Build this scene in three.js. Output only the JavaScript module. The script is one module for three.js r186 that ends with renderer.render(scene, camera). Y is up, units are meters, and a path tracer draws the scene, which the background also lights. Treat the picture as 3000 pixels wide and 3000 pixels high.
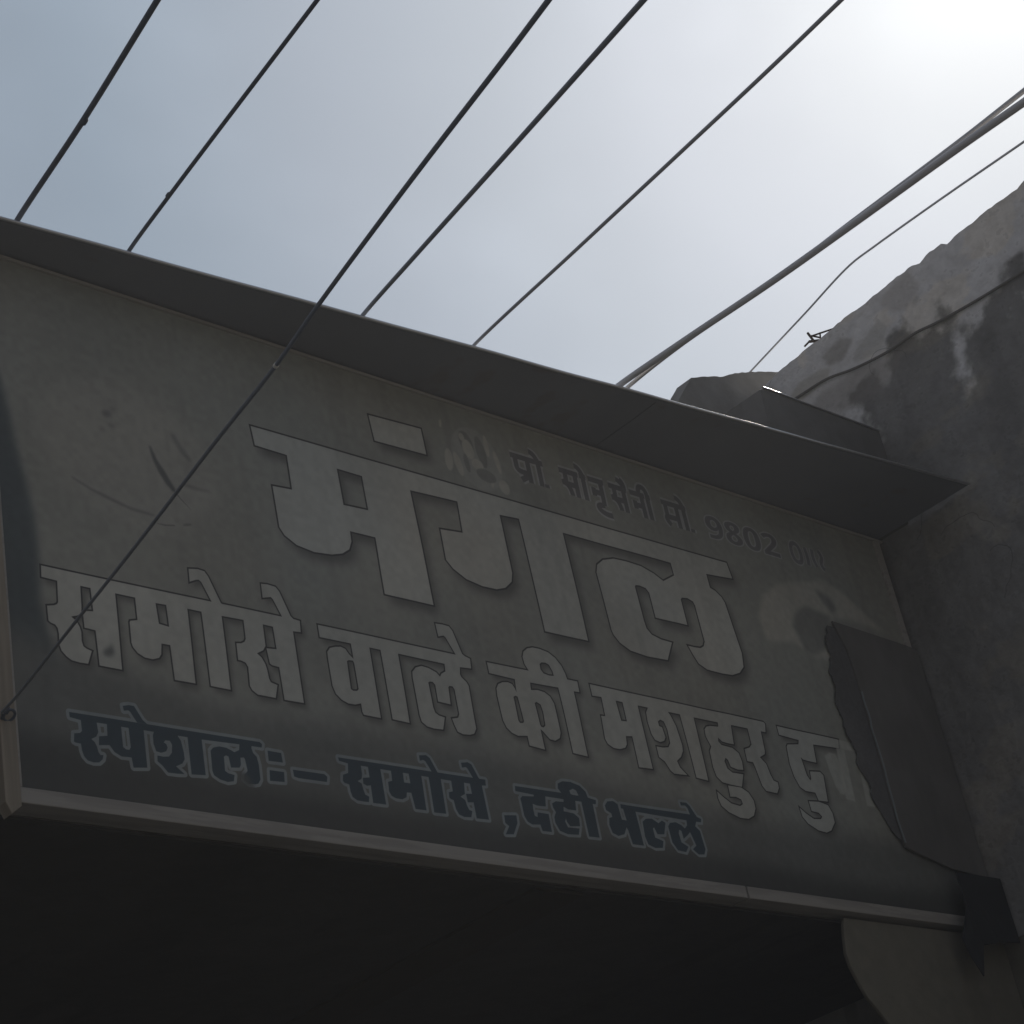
import * as THREE from 'three';
import { mergeGeometries } from 'three/addons/utils/BufferGeometryUtils.js';
import { RoundedBoxGeometry } from 'three/addons/geometries/RoundedBoxGeometry.js';

// ------------------------------------------------------------------ camera, sky, sun, exposure
const scene = new THREE.Scene();
const camera = new THREE.PerspectiveCamera(28.04, 1, 0.05, 600);
camera.position.set(0, 1.6, 5.462);
camera.up.set(-0.209, 0.857, 0.471);
camera.lookAt(0.650, 1.6 + 0.481, 5.462 - 0.588);

const SUN = new THREE.Vector3(0.7245, 0.6275, -0.2845).normalize();
const V3 = (x, y, z) => new THREE.Vector3(x, y, z);
const renderer = new THREE.WebGLRenderer({ antialias: true });
renderer.toneMapping = THREE.LinearToneMapping;
renderer.toneMappingExposure = 1;
renderer.shadowMap.enabled = true;

// seeded noise
function rng(seed) { let s = seed >>> 0; return () => { s = (s + 0x6D2B79F5) >>> 0; let t = s; t = Math.imul(t ^ (t >>> 15), t | 1); t ^= t + Math.imul(t ^ (t >>> 7), t | 61); return ((t ^ (t >>> 14)) >>> 0) / 4294967296; }; }
const PERM = (() => { const r = rng(7), a = new Float32Array(65536); for (let i = 0; i < 65536; i++) a[i] = r(); return a; })();
const hash2 = (x, y) => PERM[((x * 73856093) ^ (y * 19349663)) & 65535];
function vnoise(x, y) {
  const xi = Math.floor(x), yi = Math.floor(y); let fx = x - xi, fy = y - yi;
  fx = fx * fx * (3 - 2 * fx); fy = fy * fy * (3 - 2 * fy);
  const a = hash2(xi, yi), b = hash2(xi + 1, yi), c = hash2(xi, yi + 1), d = hash2(xi + 1, yi + 1);
  return a + (b - a) * fx + (c - a) * fy + (a - b - c + d) * fx * fy;
}
function fbm(x, y, n = 4) { let s = 0, a = 0.5, t = 0; for (let i = 0; i < n; i++) { s += a * vnoise(x, y); t += a; x = x * 2.03 + 17.1; y = y * 2.03 + 9.7; a *= 0.5; } return s / t; }
const smooth = (a, b, x) => { const t = Math.min(1, Math.max(0, (x - a) / (b - a))); return t * t * (3 - 2 * t); };

// a hazy sky: bright round the sun, paler to the horizon, deeper blue away from the sun
{
  const W = 1024, H = 512, data = new Float32Array(W * H * 4), d = V3(0, 0, 0);
  const TH = [0, 2.5, 5, 7.5, 10, 14, 19, 25, 45, 90, 180], LR = [1.25, 1.06, 0.91, 0.82, 0.745, 0.58, 0.45, 0.325, 0.19, 0.138, 0.12];
  const LG = [1.26, 1.08, 0.935, 0.85, 0.78, 0.625, 0.50, 0.39, 0.22, 0.146, 0.124], LB = [1.27, 1.10, 0.97, 0.905, 0.845, 0.69, 0.575, 0.47, 0.275, 0.172, 0.145];
  const at = (T, x) => { let i = 0; while (i < TH.length - 2 && x > TH[i + 1]) i++; const t = (x - TH[i]) / (TH[i + 1] - TH[i]); return Math.exp(Math.log(T[i]) * (1 - t) + Math.log(T[i + 1]) * t); };
  for (let j = 0; j < H; j++) for (let i = 0; i < W; i++) {
    const phi = ((i + 0.5) / W - 0.5) * 2 * Math.PI, lat = ((j + 0.5) / H - 0.5) * Math.PI;
    d.set(Math.cos(lat) * Math.cos(phi), Math.sin(lat), Math.cos(lat) * Math.sin(phi));
    const th = Math.acos(Math.min(1, Math.max(-1, d.dot(SUN)))) * 180 / Math.PI;
    // thin uneven haze, mapped on a plane overhead so that it has no seam
    const px = d.x / (Math.abs(d.y) + 0.25), pz = d.z / (Math.abs(d.y) + 0.25);
    const veil = 0.90 + 0.13 * fbm(px * 4.2 + 3, pz * 4.2 + 8, 5) + 0.11 * smooth(0.48, 0.74, fbm(px * 3.1 + 40, pz * 4.6 + 8, 6));
    const hor = 0.86 + 0.55 * Math.exp(-Math.abs(d.y) / 0.5);
    const k = (j * W + i) * 4, f = veil * hor * (d.y < 0 ? 0.5 : 1);
    data[k] = at(LR, th) * f; data[k + 1] = at(LG, th) * f; data[k + 2] = at(LB, th) * f; data[k + 3] = 1;
  }
  const sky = new THREE.DataTexture(data, W, H, THREE.RGBAFormat, THREE.FloatType);
  sky.mapping = THREE.EquirectangularReflectionMapping; sky.magFilter = THREE.LinearFilter; sky.minFilter = THREE.LinearFilter; sky.needsUpdate = true;
  scene.background = sky; scene.environment = sky;
}
const sun = new THREE.DirectionalLight(0xfff1dc, 3.0);
sun.position.copy(SUN).multiplyScalar(60).add(V3(6, 4, 0)); sun.target.position.set(6, 4, 0);
sun.castShadow = true; sun.shadow.mapSize.set(4096, 4096); sun.shadow.camera.far = 140;
for (const [k, v] of [['left', -25], ['right', 25], ['top', 25], ['bottom', -25]]) sun.shadow.camera[k] = v;
scene.add(sun, sun.target);

// ------------------------------------------------------------------ helpers
const used = new Map();
function numbered(name) { const n = used.get(name) ?? 0; used.set(name, n + 1); return n ? name + '_' + String(n).padStart(3, '0') : name; }
function mesh(name, geo, mat, parent = scene) {
  const m = new THREE.Mesh(geo, mat); m.name = parent === scene ? numbered(name) : name;
  m.castShadow = m.receiveShadow = true; parent.add(m); return m;
}
function tag(o, label, category, group) { o.userData.label = label; o.userData.category = category; if (group) o.userData.group = group; return o; }
function thing(name, pos, label, category, group) { const g = new THREE.Group(); g.name = numbered(name); g.position.set(...pos); scene.add(g); return tag(g, label, category, group); }
function structure(o) { o.userData.kind = 'structure'; return o; }
const box = (x0, x1, y0, y1, z0, z1) => new THREE.BoxGeometry(x1 - x0, y1 - y0, z1 - z0).translate((x0 + x1) / 2, (y0 + y1) / 2, (z0 + z1) / 2);
const rbox = (x0, x1, y0, y1, z0, z1, r = 0.004) => new RoundedBoxGeometry(x1 - x0, y1 - y0, z1 - z0, 2, r).translate((x0 + x1) / 2, (y0 + y1) / 2, (z0 + z1) / 2);
// uv in metres from the dominant direction of each face
function metricUV(g, s = 1, ox = 0, oy = 0) {
  if (g.index) g = g.toNonIndexed();
  const p = g.attributes.position, uv = new Float32Array(p.count * 2), a = V3(), b = V3(), c = V3(), n = V3();
  for (let i = 0; i < p.count; i += 3) {
    a.fromBufferAttribute(p, i); b.fromBufferAttribute(p, i + 1); c.fromBufferAttribute(p, i + 2);
    n.subVectors(b, a).cross(c.clone().sub(a)); const ax = Math.abs(n.x), ay = Math.abs(n.y), az = Math.abs(n.z);
    [a, b, c].forEach((q, k) => { const [u, v] = ax >= ay && ax >= az ? [q.z, q.y] : ay >= az ? [q.x, q.z] : [q.x, q.y]; uv[(i + k) * 2] = u * s + ox; uv[(i + k) * 2 + 1] = v * s + oy; });
  }
  g.setAttribute('uv', new THREE.BufferAttribute(uv, 2)); return g;
}
// a tiling-free procedural map: fn(u, v) gives [r, g, b] in linear light over a square of the given size in metres
function colourMap(size, px, fn, srgb = true) {
  const d = new Uint8Array(px * px * 4);
  for (let j = 0; j < px; j++) for (let i = 0; i < px; i++) {
    const c = fn((i + 0.5) / px * size, (j + 0.5) / px * size), k = (j * px + i) * 4;
    for (let q = 0; q < 3; q++) { const x = Math.min(1, Math.max(0, c[q])); d[k + q] = 255 * (srgb ? (x <= 0.0031308 ? x * 12.92 : 1.055 * Math.pow(x, 1 / 2.4) - 0.055) : x); }
    d[k + 3] = 255;
  }
  const t = new THREE.DataTexture(d, px, px, THREE.RGBAFormat); t.colorSpace = srgb ? THREE.SRGBColorSpace : THREE.NoColorSpace;
  t.wrapS = t.wrapT = THREE.MirroredRepeatWrapping; t.magFilter = THREE.LinearFilter; t.minFilter = THREE.LinearMipmapLinearFilter; t.generateMipmaps = true;
  t.repeat.set(1 / size, 1 / size); t.needsUpdate = true; return t;
}
const grey = (v, w = [1, 1, 1]) => [v * w[0], v * w[1], v * w[2]];
const std = (o) => new THREE.MeshStandardMaterial(o);

// ------------------------------------------------------------------ materials
const cementMap = colourMap(4, 1024, (u, v) => {
  const a = fbm(u * 1.3, v * 1.3, 5), b = fbm(u * 9 + 40, v * 9, 4), st = fbm(u * 6, v * 0.7 + 20, 4);
  let k = 0.24 + 0.16 * (a - 0.5) + 0.10 * (b - 0.5) - 0.07 * smooth(0.58, 0.66, st) * smooth(0.45, 0.55, a);
  return grey(k, [1.02, 1.0, 0.95]);
});
const cementBump = colourMap(4, 1024, (u, v) => grey(fbm(u * 7, v * 7, 6)), false);
const M = {
  cement: std({ map: cementMap, bumpMap: cementBump, bumpScale: 0.012, roughness: 0.95 }),
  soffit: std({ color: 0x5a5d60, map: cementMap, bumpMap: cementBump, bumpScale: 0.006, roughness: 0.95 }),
  asphalt: std({ map: colourMap(6, 512, (u, v) => grey(0.20 + 0.08 * (fbm(u * 2, v * 2, 5) - 0.5) + 0.05 * (fbm(u * 30, v * 30, 2) - 0.5), [1.01, 1, 0.97])), roughness: 0.95 }),
  wood: std({ map: colourMap(2, 1024, (u, v) => { const g = fbm(u * 60, v * 2.2, 4), s = fbm(u * 4, v * 1.5 + 5, 4); return grey(0.27 + 0.16 * (g - 0.5) + 0.12 * (s - 0.5), [1.14, 1, 0.80]); }), bumpMap: colourMap(2, 512, (u, v) => grey(fbm(u * 70, v * 2, 4)), false), bumpScale: 0.002, roughness: 0.8 }),
  paleWood: std({ map: colourMap(2, 1024, (u, v) => { const g = fbm(u * 2.2, v * 90, 4), s = fbm(u * 3, v * 30 + 5, 5); return grey(0.33 + 0.07 * (g - 0.5) - 0.05 * smooth(0.58, 0.72, s), [1.05, 1, 0.92]); }), bumpMap: colourMap(2, 512, (u, v) => grey(fbm(u * 2, v * 80, 4)), false), bumpScale: 0.0015, roughness: 0.7 }),
  tin: std({ color: 0xffffff, map: colourMap(3, 1024, (u, v) => { const a = fbm(u * 2, v * 2, 5), r = fbm(u * 5 + 11, v * 5, 5); const k = 0.20 + 0.07 * (a - 0.5); const q = 0.4 * smooth(0.62, 0.74, r); return [k * 0.93 * (1 - q) + 0.16 * q, k * 1.0 * (1 - q) + 0.13 * q, k * 1.13 * (1 - q) + 0.11 * q]; }), roughness: 0.75, metalness: 0.0 }),
  brightMetal: std({ color: 0xcfd0d2, roughness: 0.28, metalness: 1 }),
  cable: std({ color: 0x4a5565, roughness: 0.5, bumpMap: colourMap(0.5, 256, (u, v) => grey(fbm(u * 60, v * 60, 3)), false), bumpScale: 0.001 }),
  greyCable: std({ color: 0xb4b7bd, roughness: 0.45 }), slateCable: std({ color: 0x858c98, roughness: 0.45 }), paleCable: std({ color: 0xdcdcde, roughness: 0.4 }),  // greys grow paler towards the sun: its glare is put into the colour
  tape: std({ color: 0xe8e6df, roughness: 0.4 }),
  rust: std({ color: 0x3a2a20, roughness: 0.9 }),
  cloth: std({ color: 0x202328, roughness: 1 }),
};

// inks and tone bands of the faded banner, linear base colours
const INK = {
  ground: [0.283, 0.288, 0.256], letter: [0.45, 0.455, 0.41], edge: [0.03, 0.03, 0.03], drop: [0.09, 0.09, 0.082], border: [0.07, 0.088, 0.092], lowBand: [0.148, 0.154, 0.140], foot: [0.057, 0.062, 0.058],
  pale: [0.43, 0.42, 0.36], halo: [0.33, 0.33, 0.30], plate: [0.33, 0.33, 0.29], food: [0.22, 0.225, 0.20], rim: [0.40, 0.405, 0.40], dim: [0.15, 0.15, 0.152], white: [0.26, 0.295, 0.305], blue: [0.03, 0.055, 0.075], dirt: [0.085, 0.09, 0.088],
};
// letter outlines of the banner, in millimetres from its upper left corner
const GLYPHS = {};
GLYPHS.one = [
  'M1231 474L4168 466L4180 554L3981 570L3982 648L4017 658L4054 686L4069 713L4096 989L4080 1067L4038 1106L3976 1129L3898 1134L3792 1133L3740 1111L3716 1071L3694 1024L3739 1024L3786 1019L3813 1004L3831 975L3829 779L3821 758L3786 747L3743 753L3731 765L3730 906L3507 910L3505 777L3486 755L3444 750L3418 754L3411 765L3417 942L3423 983L3450 1011L3510 1025L3582 1028L3520 1131L3381 1137L3272 1127L3211 1098L3180 1063L3173 1040L3161 742L3179 696L3228 659L3306 635L3394 631L3494 635L3576 658L3633 686L3727 634L3725 564L2990 567L2997 1128L2726 1133L2715 558L2593 567L2594 867L2579 915L2531 956L2474 975L2390 977L2301 961L2234 924L2201 887L2202 735L2334 722L2340 560L2066 570L2078 1133L1812 1135L1813 866L1678 867L1677 916L1658 958L1617 987L1559 1005L1467 1014L1380 1001L1325 969L1304 937L1299 745L1399 737L1399 570L1238 566ZM1662 566L1799 567L1800 737L1666 744Z',
  'M1898 229L2199 218L2204 352L1908 359Z',
];
GLYPHS.two = [
  'M184 1360L1313 1353L1336 1355L1332 1406L1293 1409L1058 1406L955 1409L801 1409L488 1409L246 1409L182 1407Z',
  'M383 1400L487 1402L483 1720L390 1720Z',
  'M391 1503L358 1508L341 1520L342 1579L359 1579L387 1581L428 1544Z',
  'M246 1402L242 1496L237 1505L225 1512L195 1520L196 1579L204 1585L222 1590L231 1602L234 1624L232 1666L239 1689L257 1708L277 1720L309 1723L343 1722L363 1668L343 1663L330 1655L325 1635L327 1599L322 1579L310 1557L291 1544L319 1534L335 1520L338 1491L341 1404Z',
  'M572 1403L571 1503L539 1512L536 1519L535 1602L540 1619L558 1639L587 1652L621 1653L649 1642L660 1626L666 1581L704 1580L708 1721L798 1720L801 1396ZM660 1414L707 1412L708 1504L664 1500Z',
  'M864 1401L866 1718L955 1719L956 1401Z',
  'M830 1231L873 1223L903 1226L917 1245L943 1309L961 1353L980 1362L918 1356L882 1278L871 1270L858 1273L828 1288Z',
  'M1058 1404L1056 1488L1048 1502L1032 1511L1009 1515L1007 1586L1021 1586L1041 1592L1050 1609L1047 1687L1056 1704L1079 1718L1111 1718L1161 1719L1178 1662L1148 1655L1142 1641L1138 1600L1133 1579L1120 1555L1101 1541L1133 1522L1147 1501L1149 1405Z',
  'M1199 1505L1150 1510L1156 1575L1166 1580L1199 1582L1243 1544Z',
  'M1197 1407L1199 1504L1199 1582L1202 1720L1294 1719L1294 1404Z',
  'M1169 1224L1201 1220L1239 1223L1254 1240L1293 1342L1316 1361L1252 1358L1217 1283L1208 1275L1167 1287Z',
  'M1424 1355L2154 1354L2209 1353L2230 1359L2224 1406L2160 1411L1824 1409L1579 1409L1424 1410Z',
  'M1580 1403L1675 1403L1675 1721L1589 1720L1584 1708L1584 1670Z',
  'M1581 1477L1560 1459L1547 1440L1525 1434L1495 1440L1467 1450L1451 1470L1449 1497L1451 1619L1462 1651L1487 1672L1519 1683L1553 1682L1592 1669ZM1545 1494L1555 1488L1577 1486L1582 1502L1584 1609L1574 1619L1554 1622L1543 1616Z',
  'M1733 1403L1736 1716L1823 1719L1825 1404Z',
  'M2036 1477L2019 1460L1979 1447L1943 1444L1909 1457L1886 1481L1882 1510L1884 1675L1890 1704L1915 1720L1950 1724L2000 1721L2021 1664L1990 1660L1972 1650L1966 1627L1964 1516L1973 1510L1989 1509L2000 1521L1999 1596L2067 1598L2072 1519L2079 1512L2097 1511L2105 1525L2106 1635L2097 1652L2089 1655L2061 1662L2068 1689L2080 1718L2107 1725L2145 1722L2171 1713L2188 1688L2190 1492L2181 1476L2158 1458L2153 1445L2162 1403L2076 1402L2072 1446L2047 1461Z',
  'M2068 1222L2109 1219L2144 1221L2159 1239L2189 1343L2218 1361L2153 1359L2112 1280L2102 1273L2071 1283Z',
  'M2326 1357L2572 1353L2722 1357L2806 1355L2865 1355L2862 1408L2826 1410L2732 1407L2567 1411L2476 1411L2326 1409Z',
  'M2580 1362L2572 1353L2555 1324L2551 1291L2563 1263L2589 1243L2624 1232L2667 1231L2718 1238L2756 1258L2785 1291L2799 1328L2804 1362ZM2649 1307L2663 1297L2688 1294L2707 1301L2721 1329L2723 1352L2693 1355L2662 1350L2648 1333Z',
  'M2734 1399L2740 1717L2827 1721L2827 1405Z',
  'M2475 1404L2566 1405L2561 1446L2563 1517L2570 1726L2482 1720L2481 1674L2467 1478Z',
  'M2472 1490L2462 1458L2451 1439L2427 1434L2395 1440L2366 1454L2351 1477L2347 1511L2354 1624L2367 1655L2392 1675L2425 1684L2486 1675ZM2443 1501L2456 1493L2470 1497L2477 1510L2478 1607L2470 1618L2451 1621L2444 1610Z',
  'M2552 1449L2601 1441L2642 1445L2670 1461L2685 1492L2687 1630L2675 1657L2644 1674L2613 1672L2592 1653L2578 1639L2562 1629ZM2565 1510L2577 1502L2599 1511L2605 1547L2601 1610L2588 1621L2575 1620L2570 1611Z',
  'M2941 1355L4118 1356L4128 1366L4114 1411L4080 1411L3861 1411L3600 1413L3228 1412L2997 1409L2941 1412Z',
  'M2999 1402L2995 1504L2969 1505L2962 1617L2973 1640L3005 1655L3044 1655L3080 1643L3095 1625L3102 1584L3144 1578L3142 1728L3231 1724L3231 1403ZM3089 1411L3133 1412L3132 1507L3095 1510Z',
  'M3421 1401L3442 1430L3461 1479L3472 1575L3466 1604L3444 1635L3409 1660L3419 1690L3458 1723L3407 1726L3369 1728L3350 1716L3325 1675L3293 1657L3293 1605L3333 1605L3373 1598L3392 1575L3395 1506L3384 1468L3363 1462L3344 1474L3345 1497L3363 1500L3369 1550L3355 1569L3326 1579L3294 1573L3280 1547L3273 1485L3278 1439L3307 1400Z',
  'M3509 1405L3603 1404L3596 1731L3518 1727Z',
  'M3773 1407L3865 1404L3851 1512L3816 1513L3769 1510L3753 1498L3747 1493L3741 1512L3758 1529L3834 1533L3871 1554L3880 1596L3873 1639L3831 1643L3785 1636L3777 1602L3764 1593L3749 1612L3757 1649L3787 1665L3864 1663L3829 1731L3748 1730L3694 1726L3663 1702L3654 1657L3659 1576L3678 1549L3670 1531L3657 1501L3661 1465L3679 1448L3706 1440L3768 1434Z',
  'M3729 1737L3822 1735L3867 1755L3890 1792L3887 1832L3862 1870L3818 1891L3761 1893L3689 1874L3647 1848L3636 1813L3640 1778L3675 1802L3721 1827L3779 1833L3803 1820L3799 1798L3766 1789L3725 1793Z',
  'M3983 1404L3983 1493L3964 1511L3922 1526L3920 1588L3961 1588L3968 1613L3984 1705L4004 1728L4082 1730L4106 1700L4109 1671L4081 1665L4068 1635L4058 1583L4023 1553L4065 1532L4072 1516L4080 1401Z',
  'M4216 1362L4688 1364L4672 1413L4462 1423L4360 1414L4216 1408Z',
  'M4366 1406L4468 1416L4453 1522L4392 1521L4354 1518L4341 1507L4346 1549L4351 1602L4367 1627L4376 1617L4383 1577L4461 1569L4481 1585L4458 1726L4387 1729L4378 1689L4308 1689L4272 1673L4249 1622L4240 1558L4251 1466L4263 1452L4351 1438Z',
  'M4309 1742L4385 1735L4451 1745L4470 1784L4468 1832L4422 1879L4381 1894L4323 1890L4257 1863L4227 1832L4224 1785L4261 1810L4311 1833L4365 1827L4380 1813L4361 1795L4310 1792Z',
];
GLYPHS.faint = [
  'M4535 1473L4585 1449L4624 1451L4638 1483L4643 1624L4614 1670L4579 1669L4558 1635L4546 1576ZM4577 1480L4591 1490L4592 1606L4589 1634L4575 1615Z',
  'M4688 1364L4936 1366L4921 1412L4672 1413Z',
  'M4650 1410L4713 1414L4684 1698L4615 1691Z',
  'M4810 1412L4870 1413L4834 1709L4770 1708Z',
];
GLYPHS.three = [
  'M249 1923L1058 1916L1067 1923L1063 1937L961 1939L794 1945L597 1946L394 1946L292 1947L250 1942Z',
  'M293 1944L294 1988L285 1997L262 2002L258 2033L264 2036L285 2037L287 2063L293 2083L306 2097L328 2101L351 2098L366 2084L371 2068L359 2069L352 2059L348 2038L341 2023L328 2013L349 2001L359 1983L356 1943Z',
  'M361 1998L401 1990L403 2025L357 2032Z',
  'M398 1941L395 1999L400 2025L418 2049L445 2062L486 2060L490 2098L547 2090L548 1941L487 1939ZM455 1947L486 1947L487 2021L480 2032L466 2032L455 2025Z',
  'M471 1864L496 1857L518 1857L527 1872L549 1907L566 1920L524 1920L499 1882L491 1878L473 1882Z',
  'M593 1942L585 1960L584 1993L592 2021L612 2024L634 2015L642 2000L638 1987L628 1981L636 1972L655 1971L663 1986L658 2017L644 2034L620 2038L595 2037L593 2059L612 2073L633 2097L672 2096L702 2093L669 2068L698 2053L710 2035L710 2010L703 1964L691 1946L677 1937Z',
  'M734 1941L795 1940L794 2085L733 2090Z',
  'M829 1984L842 1970L870 1961L900 1962L921 1969L935 1975L958 1963L964 1933L1019 1932L1015 1946L1020 1966L1034 1978L1039 2008L1037 2069L1025 2087L1009 2092L982 2093L962 2079L968 2058L977 2050L984 2042L979 1996L975 1990L959 1993L957 2022L949 2034L911 2039L906 1996L895 1993L885 1999L882 2056L896 2064L922 2067L915 2092L888 2099L855 2093L831 2080L826 2064Z',
  'M1089 1946L1151 1947L1153 1985L1088 1987Z',
  'M1086 2025L1152 2024L1148 2064L1081 2068Z',
  'M1196 2008L1344 2006L1356 2015L1350 2037L1218 2039L1197 2035Z',
  'M1424 1925L2181 1917L2178 1943L2154 1946L1937 1947L1627 1946L1468 1944L1426 1939Z',
  'M1469 1938L1462 1985L1435 1996L1430 2022L1437 2029L1458 2033L1459 2062L1465 2083L1485 2095L1519 2096L1541 2095L1547 2072L1529 2066L1524 2046L1520 2021L1502 2013L1524 2001L1530 1980L1531 1939Z',
  'M1531 1996L1574 1988L1568 2022L1545 2027L1529 2020Z',
  'M1566 1941L1627 1942L1626 2095L1562 2096L1565 2023Z',
  'M1681 1940L1678 1989L1656 1996L1653 2037L1662 2054L1683 2062L1714 2062L1737 2050L1743 2029L1766 2028L1774 2095L1829 2094L1835 1940ZM1740 1945L1770 1945L1770 1988L1738 1988Z',
  'M1873 1940L1869 2098L1931 2096L1936 1941Z',
  'M1843 1857L1881 1851L1898 1861L1926 1920L1930 1925L1896 1922L1871 1878L1860 1874L1843 1880Z',
  'M1992 1939L1989 1993L1967 2000L1964 2023L1972 2029L1985 2031L1989 2069L2000 2090L2026 2098L2064 2095L2076 2067L2060 2064L2052 2046L2048 2023L2025 2011L2052 1996L2060 1942Z',
  'M2059 1995L2098 1990L2095 2027L2060 2031Z',
  'M2091 1941L2155 1942L2160 2093L2093 2096L2092 2018Z',
  'M2065 1858L2102 1851L2120 1858L2145 1913L2149 1918L2115 1919L2095 1881L2087 1874L2065 1879Z',
  'M2251 2063L2320 2055L2318 2088L2285 2141L2240 2146L2268 2108L2249 2096Z',
  'M2344 1923L2611 1919L2760 1920L2814 1927L2808 1946L2787 1947L2719 1945L2617 1947L2510 1948L2441 1949L2341 1946Z',
  'M2446 1943L2511 1943L2501 1994L2452 1996L2427 1991L2424 2014L2426 2044L2441 2048L2447 2027L2509 2027L2508 2106L2455 2107L2449 2080L2402 2085L2379 2075L2366 2052L2364 2006L2362 1976L2375 1964L2442 1957Z',
  'M2619 1941L2686 1941L2679 1990L2632 1991L2607 1982L2602 2003L2661 2006L2687 2023L2683 2060L2624 2067L2609 2048L2607 2033L2599 2049L2609 2074L2677 2071L2665 2100L2600 2105L2557 2095L2539 2061L2540 2036L2555 2013L2544 1994L2542 1976L2566 1963L2613 1960Z',
  'M2622 1930L2611 1919L2596 1900L2602 1878L2633 1863L2682 1860L2733 1871L2761 1894L2769 1927ZM2663 1901L2687 1890L2705 1896L2713 1918L2685 1922L2666 1917Z',
  'M2722 1936L2789 1940L2788 2099L2726 2101Z',
  'M2964 1926L3424 1918L3481 1931L3475 1948L3399 1950L3050 1949L2962 1945Z',
  'M2864 1944L2884 1923L2921 1917L2946 1928L2951 1999L2981 1999L2973 1928L3051 1939L3055 2106L2987 2107L2977 2046L2971 2031L2947 2066L2908 2078L2876 2068L2866 2033L2874 2001L2895 1993L2893 1977L2865 1965Z',
  'M3083 1992L3110 1975L3148 1970L3174 1981L3186 1987L3213 1971L3233 1979L3207 2036L3162 2041L3150 2010L3140 2017L3141 2059L3189 2070L3175 2103L3126 2109L3086 2097L3076 2061Z',
  'M3246 1994L3263 1976L3303 1968L3337 1978L3355 1992L3376 1973L3379 1940L3446 1943L3429 1972L3453 1991L3461 2077L3445 2104L3406 2108L3375 2087L3404 2067L3390 2020L3384 2005L3369 2017L3330 2043L3328 2006L3314 2002L3305 2019L3309 2062L3348 2079L3324 2106L3273 2103L3248 2069Z',
  'M3363 1865L3405 1863L3423 1877L3456 1925L3456 1936L3414 1925L3404 1888L3392 1878L3365 1881Z',
];
// ------------------------------------------------------------------ ground
{
  const g = new THREE.PlaneGeometry(400, 400).rotateX(-Math.PI / 2);
  const uv = g.attributes.uv; for (let i = 0; i < uv.count; i++) uv.setXY(i, uv.getX(i) * 400, uv.getY(i) * 400);
  tag(structure(mesh('ground', g, M.asphalt)), 'dusty asphalt lane in front of the shop', 'ground');
}

// ------------------------------------------------------------------ the shop building that carries the sign
{
  const t = thing('shop_building', [5, 0, 0], 'dark shop building with an open front below the signboard', 'building');
  const L = (g) => g.translate(-5, 0, 0);
  mesh('upper_wall', metricUV(L(box(-2, 8.99, 4.30, 6.50, -0.35, -0.10))), M.cement, t);
  mesh('roof_slab', metricUV(L(box(-2, 8.99, 6.50, 6.60, -6, -0.02))), M.cement, t);
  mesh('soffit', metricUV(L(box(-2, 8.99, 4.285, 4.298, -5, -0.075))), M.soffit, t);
  mesh('back_wall', metricUV(L(box(-2, 8.99, 0, 4.18, -5.2, -5))), M.cement, t);
  mesh('side_wall', metricUV(L(box(-2.2, -2, 0, 6.6, -6, -0.02))), M.cement, t);
  mesh('side_wall', metricUV(L(box(8.992, 9.2, 0, 6.49, -6, -0.63))), M.cement, t);
  const beam = mesh('soffit_beam', metricUV(L(rbox(5.80, 6.08, 4.272, 4.288, -4.9, -0.092, 0.004))), std({ color: 0x4a423a, map: cementMap, roughness: 0.9 }), t); beam.userData.label = 'broad brown beam across the soffit';
  // the brown pier at the end of the shop front, its edge worn crooked
  const s = new THREE.Shape(); const edge = [[7.85, 0], [7.93, 1.6], [7.90, 2.9], [7.95, 3.55], [7.872, 3.76], [7.80, 3.84], [7.735, 3.91], [7.705, 3.97], [7.672, 4.05], [7.665, 4.11], [7.682, 4.18], [7.703, 4.25]];
  s.moveTo(8.985, 0); s.lineTo(8.985, 4.28); s.lineTo(7.72, 4.28); for (const [x, y] of edge.slice().reverse()) s.lineTo(x, y); s.closePath();
  const pg = new THREE.ExtrudeGeometry(s, { depth: 0.012, bevelEnabled: true, bevelSize: 0.006, bevelThickness: 0.004, bevelSegments: 2 }).translate(-5, 0, -0.03);
  const ochre = std({ map: colourMap(4, 1024, (u, v) => { const a = fbm(u * 1.6, v * 1.6, 5), b = fbm(u * 14, v * 14, 4); return grey(0.145 + 0.07 * (a - 0.5) + 0.05 * (b - 0.5), [1.06, 1.0, 0.80]); }), bumpMap: cementBump, bumpScale: 0.01, roughness: 0.95 });
  M.ochre = ochre;
  mesh('pier', metricUV(pg), ochre, t);
}

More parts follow.
